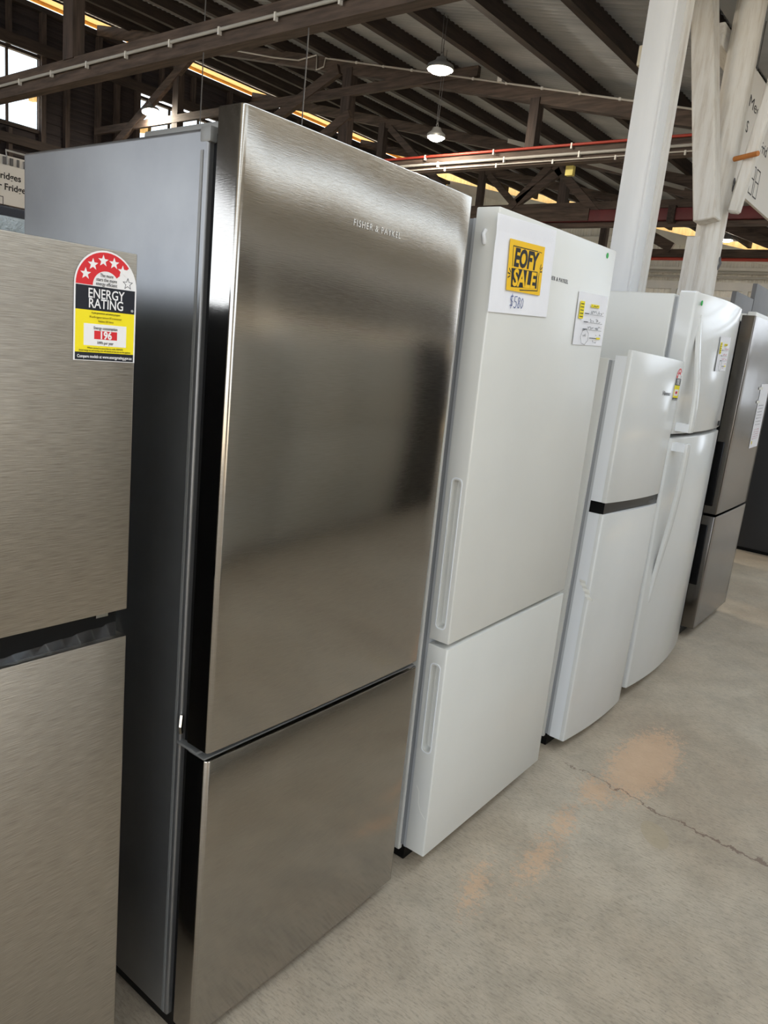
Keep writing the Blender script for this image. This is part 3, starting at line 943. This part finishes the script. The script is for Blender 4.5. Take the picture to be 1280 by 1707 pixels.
MB().box(0.003, W - 0.003, 0.004, 0.056, 0.900, 0.9425).build('handle_slot', 'blackgloss', f3)
fl = MB()
for k in range(5):
    x = W - 0.10 + 0.02 * k
    fl.add([(x, -0.005 - 0.004 * (k % 2), 0.905), (x + 0.022, -0.005 + 0.003 * (k % 2), 0.907), (x + 0.02, 0.012, 0.93 + 0.005 * (k % 3)), (x, 0.012, 0.925)], [(0, 1, 2, 3)])
fl.build('packing_film', 'film', f3)
text('brand_lettering', 'Hisense', 0.022, 'inkgrey', f3, (0.322, -0.0118, 1.325), 0.0002, 'LEFT', width=0.085)
tp = MB()
for k in range(7):
    z = 0.66 - 0.009 * k
    tp.add([(-0.002 - 0.003 * (k % 2), 0.045 - 0.006 * k, z), (-0.003, 0.022 - 0.006 * k + 0.004 * (k % 3), z - 0.002), (-0.001, 0.020 - 0.006 * k, z - 0.012), (-0.004 * (k % 2) - 0.001, 0.042 - 0.006 * k, z - 0.011)], [(0, 1, 2, 3), (3, 2, 1, 0)])
tp.build('tape_remnant', 'tape', f3)
MB().box(0.012, W - 0.012, 0.07, 0.50, 0.001, 0.05).build('plinth', 'black', f3)
feet(f3, W, 0.56)

# ---- tall white curved-door fridge with long bow handles
W = 0.762
f4 = empty('fridge', (2.2831, -0.0055, 0), 0.0261, -0.018); tag(f4, 'tall glossy white fridge with curved doors and long bow handles', 'fridge', 'fridges in the row')
rbox('cabinet', 0.0, W, 0.085, 0.70, 0.035, 1.700, 0.006, 'white', f4, 3)
MB().box(0.006, W - 0.006, 0.066, 0.073, 0.05, 1.69).build('gasket', 'gasket', f4)
MB().box(0.010, W - 0.010, 0.073, 0.086, 0.05, 1.69).build('gasket_groove', 'groove', f4)
def curved_door(name, z0, z1):
    return obj(name, door_mesh(W, z0, z1, 0.066, 0.028, 0.012, 0.006, 5, 30), 'white_gloss', f4)
curved_door('upper_door', 1.163, 1.7101)
curved_door('lower_door', 0.0589, 1.148)
MB().box(0.001, W - 0.001, 0.008, 0.064, 1.702, 1.7125).build('door_cap', 'white_edge', f4)
def bow_handle(name, za, zb):
    """flush with the door at za, standing well proud at zb where a bracket holds it"""
    n = 18
    mb = MB()
    vs, fs = [], []
    for i in range(n + 1):
        u = i / n
        z = za + (zb - za) * u
        p = 0.052 * math.sin(u * math.pi * 0.55) ** 1.3 + 0.004
        x0 = 0.020 + 0.045 * (1 - u) ** 2
        w = 0.010 + 0.030 * min(1, u * 2.2)
        yb = -0.006
        vs += [(x0, yb - p, z), (x0 + w, yb - p - 0.002, z), (x0 + w, yb - p + 0.016, z), (x0, yb - p + 0.016, z)]
    for i in range(n):
        for k in range(4):
            fs.append((i * 4 + k, i * 4 + (k + 1) % 4, (i + 1) * 4 + (k + 1) % 4, (i + 1) * 4 + k))
    fs += [(3, 2, 1, 0), tuple(range(n * 4, n * 4 + 4))]
    if zb < za:
        fs = [f[::-1] for f in fs]
    mb.add(vs, fs)
    h = obj(name, bevelled(mb, 0.004, 2, 40), 'white_gloss', f4)
    s_ = 1 if zb > za else -1
    z1 = zb - s_ * 0.002
    z0_ = zb - s_ * 0.035
    MB().box(0.020, 0.058, -0.052, 0.012, min(z0_, z1), max(z0_, z1)).build('handle_bracket', 'white_edge', h)
    return h
bow_handle('handle', 1.63, 1.175)
bow_handle('handle', 0.44, 1.132)
MB().plate([(0.045 + 0.006 * math.cos(a * 0.5236), 1.672 + 0.010 * math.sin(a * 0.5236)) for a in range(12)], -0.0115, 0.004).build('green_dot', 'green', f4)
MB().plate(rrect(0.60, 0.63, 1.178, 1.20, 0.003), -0.0285, 0.004).build('logo_badge', 'ink', f4)
MB().box(0.012, W - 0.012, 0.07, 0.60, 0.001, 0.05).build('plinth', 'black', f4)
feet(f4, W, 0.70)

# ---- steel fridge freezer with black pocket handles
W = 0.716
f5 = empty('fridge_freezer', (3.3567, 0.0284, 0), 0.015, -0.0039); tag(f5, 'dark steel fridge freezer with black side handles beyond the white ones', 'fridge', 'fridges in the row')
rbox('cabinet', 0.0, W, 0.082, 0.66, 0.035, 1.700, 0.006, 'side_silver', f5, 2)
MB().box(0.006, W - 0.006, 0.064, 0.083, 0.05, 1.69).build('gasket', 'black', f5)
u5 = obj('upper_door', door_mesh(W, 0.7008, 1.7219, 0.064, 0.003, 0.006, 0.0025, 4, 12), 'steel5', f5)
l5 = obj('lower_door', door_mesh(W, 0.060, 0.6882, 0.064, 0.003, 0.006, 0.0025, 4, 12), 'steel5', f5)
for d, a, b in ((u5, 0.742, 1.083), (l5, 0.306, 0.639)):
    rbox('handle', -0.006, 0.012, 0.026, 0.064, a, b, 0.004, 'blackgloss', d)
MB().box(0.012, W - 0.012, 0.07, 0.60, 0.001, 0.05).build('plinth', 'black', f5)
feet(f5, W, 0.66)

# ---- brushed steel top-mount on the left edge
W0, X0 = 0.60, -0.142 - 0.60
f0 = empty('fridge', (X0, 0.04, 0)); tag(f0, 'brushed steel fridge with energy rating label at the left edge', 'fridge', 'fridges in the row')
W = W0
rbox('cabinet', 0.003, W - 0.003, 0.075, 0.60, 0.035, 1.455, 0.005, 'charcoal', f0, 2)
MB().box(0.008, W - 0.008, 0.05, 0.076, 0.05, 1.45).build('gasket', 'black', f0)
obj('upper_door', door_mesh(W, 0.947, 1.4785, 0.052, 0.0008, 0.003, 0.0015, 3, 12), 'steel0', f0)
obj('lower_door', door_mesh(W, 0.045, 0.902, 0.052, 0.0008, 0.003, 0.0015, 3, 12), 'steel0', f0)
MB().box(0.012, W - 0.012, 0.012, 0.052, 0.900, 0.949).build('handle_slot', 'black', f0)
MB().box(W - 0.050, W - 0.030, 0.006, 0.03, 0.940, 0.947).build('hinge_plate', 'chrome', f0)
fl = MB()
for k in range(9):
    x = W - 0.22 + 0.024 * k
    fl.add([(x, 0.002 + 0.004 * (k % 2), 0.9025), (x + 0.026, 0.004 - 0.003 * (k % 2), 0.903), (x + 0.022, 0.014, 0.912 + 0.0022 * k), (x - 0.004, 0.013, 0.910 + 0.002 * k)], [(0, 1, 2, 3)])
fl.build('packing_film', 'film', f0)
feet(f0, W, 0.60)

# ---- energy rating labels
def star(cx, cz, r, rot=0.0):
    return [(cx + (r if k % 2 == 0 else r * 0.42) * math.sin(rot + k * math.pi / 5), cz + (r if k % 2 == 0 else r * 0.42) * math.cos(rot + k * math.pi / 5)) for k in range(10)]
def energy_label(root, x, y, z, w, number, detail=True):
    L = empty('energy_label', (x, y, z)); L.parent = root
    L['label'] = 'red, black and yellow energy rating sticker'
    def A(a, r, c=(0.5, 1.07)): return ((c[0] + r * math.cos(math.radians(a))) * w, (c[1] + r * math.sin(math.radians(a))) * w)
    e = 0.00025
    MB().plate([(0, 0), (w, 0)] + [A(a, 0.5) for a in range(0, 181, 9)], -0.0004).build('backing', 'labelwhite', L)
    MB().plate([A(a, 0.475) for a in range(40, 181, 7)] + [A(a, 0.215) for a in range(180, 39, -7)], -0.0004 - e, e).build('red_arc', 'red', L)
    S = MB()
    for a in (156, 127, 99, 71, 44):
        p = A(a, 0.36)
        S.plate(star(p[0], p[1], 0.085 * w), -0.0004 - 2 * e, e)
    S.build('stars', 'labelwhite', L)
    p = A(13, 0.36)
    o = star(p[0], p[1], 0.082 * w)
    MB().ribbon(o + [o[0]], 0.008 * w, -0.0004 - e, e).build('empty_star', 'inkgrey', L)
    MB().plate([(0.025 * w, 0.72 * w), (0.975 * w, 0.72 * w), (0.975 * w, 1.06 * w), (0.025 * w, 1.06 * w)], -0.0004 - e, e).build('black_band', 'navyprint', L)
    MB().plate([(0.025 * w, 0.12 * w), (0.975 * w, 0.12 * w), (0.975 * w, 0.72 * w), (0.025 * w, 0.72 * w)], -0.0004 - e, e).build('yellow_band', 'yellow2', L)
    MB().plate([(0.025 * w, 0.01 * w), (0.975 * w, 0.01 * w), (0.975 * w, 0.12 * w), (0.025 * w, 0.12 * w)], -0.0004 - e, e).build('footer_band', 'navyprint', L)
    MB().plate([(0.155 * w, 0.22 * w), (0.845 * w, 0.22 * w), (0.845 * w, 0.53 * w), (0.155 * w, 0.53 * w)], -0.0004 - 2 * e, e).build('white_panel', 'labelwhite', L)
    MB().plate([(0.32 * w, 0.315 * w), (0.69 * w, 0.315 * w), (0.69 * w, 0.435 * w), (0.32 * w, 0.435 * w)], -0.0004 - 3 * e, e).build('red_panel', 'red', L)
    def T(s, size, cx, cz, mat, wid, bold=0.0): text('lettering', s, size * w, mat, L, (cx * w, -0.0004 - 4 * e, cz * w), bold * w, 'CENTER', width=wid * w, extrude=0.0001)
    T('ENERGY', 0.19, 0.5, 0.895, 'labelwhite', 0.58, 0.002)
    T('RATING', 0.19, 0.5, 0.755, 'labelwhite', 0.55, 0.002)
    if detail:
        T('The more', 0.07, 0.5, 1.20, 'ink', 0.21)
        T('stars the more', 0.07, 0.5, 1.14, 'ink', 0.33)
        T('energy efficient', 0.07, 0.5, 1.08, 'ink', 0.34)
        T('A joint government and industry program', 0.035, 0.5, 0.675, 'ink', 0.46)
        T('Refrigerator/Freezer', 0.04, 0.5, 0.615, 'olive', 0.52)
        T('Volume 205 litres', 0.04, 0.5, 0.56, 'olive', 0.25)
        T('Energy consumption', 0.062, 0.5, 0.455, 'ink', 0.38)
        T(number, 0.15, 0.5, 0.325, 'labelwhite', 0.18, 0.005)
        T('kWh per year', 0.062, 0.5, 0.245, 'ink', 0.26)
        T('When tested in accordance with AS/NZS', 0.033, 0.5, 0.175, 'ink', 0.58)
        T('Actual energy use and running costs will depend on how you use the appliance', 0.033, 0.5, 0.138, 'ink', 0.84)
        T('Compare models at www.energyrating.gov.au', 0.062, 0.5, 0.042, 'labelwhite', 0.89, 0.001)
        T('®', 0.05, 0.93, 0.75, 'labelwhite', 0.04)
    else:
        T('Compare models', 0.05, 0.5, 0.045, 'labelwhite', 0.8)
    return L
energy_label(f0, 0.5035, -0.0010, 1.327, 0.0945, '196')
lab = energy_label(f3, 0.452, -0.0074, 1.31, 0.078, '', False)
lab.rotation_euler = (0, 0, 0.072)

# ================================================================ PAPER NOTICES
# yellow sale sign on an A4 sheet
FX, FZ = 0.7543, 0.0
pz = empty('sale_sign', (0, 0, 0)); tag(pz, 'white paper with yellow EOFY SALE print and handwritten price 580', 'sign')
pz.matrix_world = Matrix.Translation((0.7543, -0.0176, 0)) @ Matrix.Rotation(0.0067, 4, 'Z') @ Matrix.Rotation(-0.0182, 4, 'Y') @ Matrix.Translation((-0.004, -0.0012, 1.488)) @ Matrix.Rotation(-0.03, 4, 'Y')
vs, fs = [], []
NX, NZ = 14, 10
for j in range(NZ + 1):
    for i in range(NX + 1):
        u, v = i / NX, j / NZ
        dy = -0.0006 - 0.0035 * max(0, 0.25 - v) * math.sin(u * 3.0) - 0.0012 * (1 if abs(v - 0.78) < 0.06 else 0) - 0.006 * max(0, u - 0.85) * (1 - v)
        vs.append((0.293 * u, dy, 0.21 * v))
for j in range(NZ):
    for i in range(NX):
        a = j * (NX + 1) + i
        fs.append((a, a + 1, a + NX + 2, a + NX + 1))
MB().add(vs, fs).build('sheet', 'paper', pz, 60)
yy = -0.0042
MB().plate([(0.066, 0.052), (0.236, 0.050), (0.234, 0.164), (0.060, 0.164)], yy, 0.0003).build('yellow_panel', 'yellow', pz)
bx = MB()
bx.plate([(0.086, 0.060), (0.214, 0.065), (0.210, 0.104), (0.080, 0.102)], yy - 0.0003, 0.0002)
bx.ribbon([(0.083, 0.106), (0.078, 0.150), (0.200, 0.150)], 0.0022, yy - 0.0003, 0.0002)
bx.ribbon([(0.206, 0.150), (0.220, 0.149)], 0.0016, yy - 0.0003, 0.0002)
bx.ribbon([(0.130, 0.056), (0.220, 0.060), (0.218, 0.102)], 0.0022, yy - 0.0003, 0.0002)
for a, b in (((0.070, 0.100), (0.078, 0.092)), ((0.066, 0.090), (0.077, 0.088)), ((0.068, 0.080), (0.077, 0.084)), ((0.224, 0.122), (0.220, 0.112)), ((0.231, 0.116), (0.222, 0.109)), ((0.232, 0.106), (0.222, 0.105))):
    bx.ribbon([a, b], 0.0028, yy - 0.0003, 0.0002)
bx.build('black_print', 'ink', pz)
text('lettering', 'EOFY', 0.055, 'ink', pz, (0.145, yy - 0.0004, 0.108), 0.0021, 'CENTER', width=0.120, shear=0.06)
text('lettering', 'SALE', 0.052, 'yellow', pz, (0.147, yy - 0.0006, 0.0645), 0.0016, 'CENTER', width=0.114, shear=0.06)
h = MB()
def S(pts, ox, oz, s): h.ribbon([(ox + a * s, oz + b * s) for a, b in pts], 0.0016, -0.0030, 0.0002)
S([(1.0, 1.75), (0.2, 1.7), (0.1, 1.2), (0.9, 0.8), (0.8, 0.2), (0.05, 0.25)], 0.093, 0.016, 0.014)
S([(0.6, 2.1), (0.42, -0.25)], 0.093, 0.016, 0.014)
S([(1.0, 1.9), (0.2, 1.85), (0.15, 1.1), (0.8, 1.0), (0.9, 0.4), (0.5, 0.0), (0.0, 0.2)], 0.112, 0.014, 0.014)
S([(0.9, 1.6), (0.4, 1.8), (0.2, 1.4), (0.8, 0.7), (0.7, 0.1), (0.25, 0.1), (0.2, 0.6), (0.8, 1.3), (0.9, 1.6)], 0.129, 0.014, 0.014)
S([(0.6, 1.7), (0.2, 1.3), (0.1, 0.5), (0.45, 0.05), (0.85, 0.5), (0.9, 1.3), (0.6, 1.7)], 0.145, 0.014, 0.014)
h.build('handwritten_price', 'inkblue', pz)
MB().add([(0.008, -0.0014, 0.165), (0.285, -0.0014, 0.165), (0.285, -0.0014, 0.207), (0.008, -0.0014, 0.207)], [(0, 1, 2, 3)]).build('clear_tape', 'film', pz)

def scribble(mb, x0, x1, z, hgt, y, wd, seed):
    rnd = random.Random(seed)
    x, pts = x0, []
    while x < x1:
        pts.append((x, z + rnd.uniform(0, hgt)))
        x += rnd.uniform(0.0018, 0.0042)
        if rnd.random() < 0.16:
            if len(pts) > 1: mb.ribbon(pts, wd, y, 0.0002)
            pts = []; x += 0.004
    if len(pts) > 1: mb.ribbon(pts, wd, y, 0.0002)
def info_sheet(name, label, mat4, w, hh, ink, seed):
    p = empty(name); tag(p, label, 'notice')
    p.matrix_world = mat4
    vs, fs = [], []
    for j in range(7):
        for i in range(7):
            u, v = i / 6, j / 6
            vs.append((w * u, -0.0008 - 0.010 * max(0, u - 0.7) * max(0, 0.4 - v) - 0.004 * max(0, 0.3 - u) * (1 - v), hh * v))
    for j in range(6):
        for i in range(6):
            a = j * 7 + i
            fs.append((a, a + 1, a + 8, a + 7))
    MB().add(vs, fs).build('sheet', 'paper', p, 60)
    y = -0.0042
    for a, b, c, d in ((0.06, 0.20, 0.50, 0.83), (0.42, 0.70, 0.74, 0.80), (0.74, 0.88, 0.13, 0.165)):
        MB().plate([(a * w, c * hh), (b * w, c * hh), (b * w, d * hh), (a * w, d * hh)], y, 0.0003).build('yellow_highlight', 'yellow2', p)
    k = MB()
    for q in range(5):
        z = (0.54 + 0.06 * q) * hh
        k.ribbon([(0.08 * w, z), (0.18 * w, z)], 0.0022, y - 0.0004, 0.0002)
    scribble(k, 0.44 * w, 0.68 * w, 0.755 * hh, 0.004, y - 0.0004, 0.0016, seed)
    for q, z in enumerate((0.60, 0.44, 0.30)):
        k.ribbon([(0.24 * w + 0.0 * q, (z + 0.01) * hh), (0.38 * w, (z + 0.01) * hh)], 0.0022, y - 0.0004, 0.0002)
        k.ribbon([(0.40 * w, z * hh), (0.88 * w, z * hh)], 0.0007, y - 0.0004, 0.0002)
    k.ribbon([(0.50 * w, 0.145 * hh), (0.74 * w, 0.145 * hh)], 0.002, y - 0.0004, 0.0002)
    pts = [((0.33 + 0.12 * (1 + 0.12 * (i % 2)) * math.cos(i * 0.45)) * w, (0.16 + 0.14 * (1 + 0.12 * (i % 2)) * math.sin(i * 0.45)) * hh) for i in range(15)]
    k.ribbon(pts, 0.0010, y - 0.0004, 0.0002)
    k.build('print', 'ink', p)
    s_ = MB()
    for q, (z, a, b) in enumerate(((0.61, 0.44, 0.90), (0.45, 0.44, 0.80), (0.31, 0.40, 0.88), (0.20, 0.70, 0.88), (0.05, 0.58, 0.76))):
        scribble(s_, a * w, b * w, z * hh, 0.010 if q < 3 else 0.007, y - 0.0004, 0.0011, seed + q + 1)
    scribble(s_, 0.27 * w, 0.40 * w, 0.16 * hh, 0.010, y - 0.0004, 0.0008, seed + 9)
    s_.build('handwriting', ink, p)
    return p
base2 = Matrix.Translation((0.7543, -0.0176, 0)) @ Matrix.Rotation(0.0067, 4, 'Z') @ Matrix.Rotation(-0.0182, 4, 'Y')
info_sheet('info_notice', 'handwritten information sheet taped to the white fridge right of the sale sign', base2 @ Matrix.Translation((0.468, -0.0008, 1.437)) @ Matrix.Rotation(-0.02, 4, 'Y'), 0.205, 0.142, 'ink', 3)
base4 = Matrix.Translation((2.2831, -0.0055, 0)) @ Matrix.Rotation(0.0261, 4, 'Z') @ Matrix.Rotation(-0.018, 4, 'Y')
info_sheet('info_notice', 'information sheet with pink handwriting on the curved white fridge door', base4 @ Matrix.Translation((0.34, -0.0300, 1.42)) @ Matrix.Rotation(-0.02, 4, 'Y') @ Matrix.Rotation(0.024, 4, 'Z'), 0.20, 0.145, 'inkred', 21)
base5 = Matrix.Translation((3.3567, 0.0284, 0)) @ Matrix.Rotation(0.015, 4, 'Z')
p5 = empty('paper_notice'); tag(p5, 'tall white printed sheet taped to the dark steel fridge', 'notice')
p5.matrix_world = base5 @ Matrix.Translation((0.44, -0.0042, 1.035)) @ Matrix.Rotation(-0.03, 4, 'Y')
MB().add([(0, 0, 0), (0.21, 0.0, 0.0), (0.21, 0, 0.36), (0, 0, 0.36)], [(0, 1, 2, 3)]).build('sheet', 'paper', p5)
MB().plate([(-0.05, 0.33), (0.05, 0.33), (0.05, 0.345), (-0.05, 0.345)], -0.001).plate([(-0.04, 0.255), (0.04, 0.255), (0.04, 0.27), (-0.04, 0.27)], -0.001).build('tape_strips', 'tape', p5)
k = MB()
for q in range(7):
    scribble(k, 0.03, 0.16, 0.13 + 0.018 * q, 0.006, -0.0008, 0.0012, 60 + q)
k.build('print', 'ink', p5)
k = MB()
for q in range(5):
    scribble(k, 0.03, 0.17, 0.05 + 0.013 * q, 0.005, -0.0008, 0.0012, 80 + q)
k.build('red_print', 'inkred', p5)
MB().plate(rrect(0.03, 0.05, 0.022, 0.04, 0.004), -0.0008).build('yellow_mark', 'yellow2', p5)

# ================================================================ BACKGROUND APPLIANCES
def back_fridge(name, label, x0, x1, y0, y1, z1, mat, split=0.65, front='-Y', cat='fridge'):
    r = empty(name, ((x0 + x1) / 2, (y0 + y1) / 2, 0)); tag(r, label, cat)
    w, d = (x1 - x0) / 2, (y1 - y0) / 2
    rbox('cabinet', -w, w, -d + 0.06, d, 0.03, z1 - 0.015, 0.006, mat, r)
    rbox('upper_door', -w, w, -d, -d + 0.055, split + 0.01, z1, 0.006, mat, r)
    rbox('lower_door', -w, w, -d, -d + 0.055, 0.05, split, 0.006, mat, r)
    MB().box(-w + 0.02, w - 0.02, -d + 0.08, d - 0.02, 0.0, 0.04).build('plinth', 'black', r)
    return r
dk = back_fridge('fridge', 'dark charcoal fridge side at the right end of the row', 6.05, 6.72, -0.10, 0.62, 1.72, 'charcoal')
back_fridge('fridge', 'white fridge top edge showing behind the dark steel fridge', 4.90, 5.52, 0.39, 0.95, 1.872, 'white')
def panel(label, x0, x1, z1):
    r = empty('display_panel', ((x0 + x1) / 2, 0.82, 0)); tag(r, label, 'panel')
    w = (x1 - x0) / 2
    rbox('board', -w, w, -0.018, 0.018, 0.9, z1, 0.003, 'greybox', r)
    for x in (-w + 0.05, w - 0.05):
        MB().box(x - 0.015, x + 0.015, -0.015, 0.015, 0.02, 0.9).build('leg', 'charcoal', r)
        MB().box(x - 0.03, x + 0.03, -0.12, 0.15, 0.0, 0.02).build('foot', 'charcoal', r)
panel('lower grey panel standing behind the dark steel fridge', 5.90, 6.48, 2.110)
panel('taller grey panel at the right edge behind the row', 6.50, 7.10, 2.245)
back_fridge('fridge', 'hammered silver fridge top behind the left steel fridge', -0.38, 0.60, 1.30, 1.92, 1.634, 'hammered')
nv = back_fridge('fridge', 'black fridge with hinge cap under the Fridges sign', -0.05, 0.95, 2.0, 2.62, 1.744, 'navy')
rbox('top_trim', -0.5, 0.5, 0.02, 0.10, 1.735, 1.785, 0.006, 'charcoal', nv)
rbox('hinge_cap', 0.135, 0.205, 0.01, 0.09, 1.784, 1.800, 0.004, 'black', nv)

# across the aisle, seen mirrored in the steel doors
def across(name, label, x0, x1, z1, mat, cat, split):
    r = empty(name, ((x0 + x1) / 2, -2.23, 0)); tag(r, label, cat)
    w = (x1 - x0) / 2
    rbox('cabinet', -w, w, -0.33, 0.265, 0.03, z1 - 0.02, 0.006, mat, r)
    rbox('upper_door', -w, w, 0.275, 0.33, split + 0.012, z1, 0.006, mat, r)
    rbox('lower_door', -w, w, 0.275, 0.33, 0.05, split, 0.006, mat, r)
    MB().box(-w + 0.01, w - 0.01, 0.25, 0.29, 0.06, z1 - 0.03).build('gasket', 'black', r)
    MB().box(-w + 0.03, w - 0.03, -0.3, 0.28, 0, 0.04).build('plinth', 'black', r)
across('fridge', 'white fridge mirrored at the left of the large steel door', 0.35, 1.05, 1.72, 'white', 'fridge', 0.52)
across('fridge', 'white fridge mirrored left of the middle of the large steel door', 1.10, 1.80, 1.68, 'white', 'fridge', 0.52)
across('fridge', 'white fridge mirrored in the middle of the large steel door', 1.86, 2.60, 1.74, 'white', 'fridge', 1.0)
across('fridge', 'second white fridge mirrored beside the black one in the steel door', 2.64, 3.24, 1.72, 'white', 'fridge', 1.0)
across('fridge', 'black fridge mirrored dark in the right of the large steel door', 3.28, 4.0, 1.78, 'charcoal', 'fridge', 0.7)
across('fridge', 'shorter black fridge mirrored at the edge of the large steel door', 4.05, 4.70, 1.70, 'charcoal', 'fridge', 0.7)
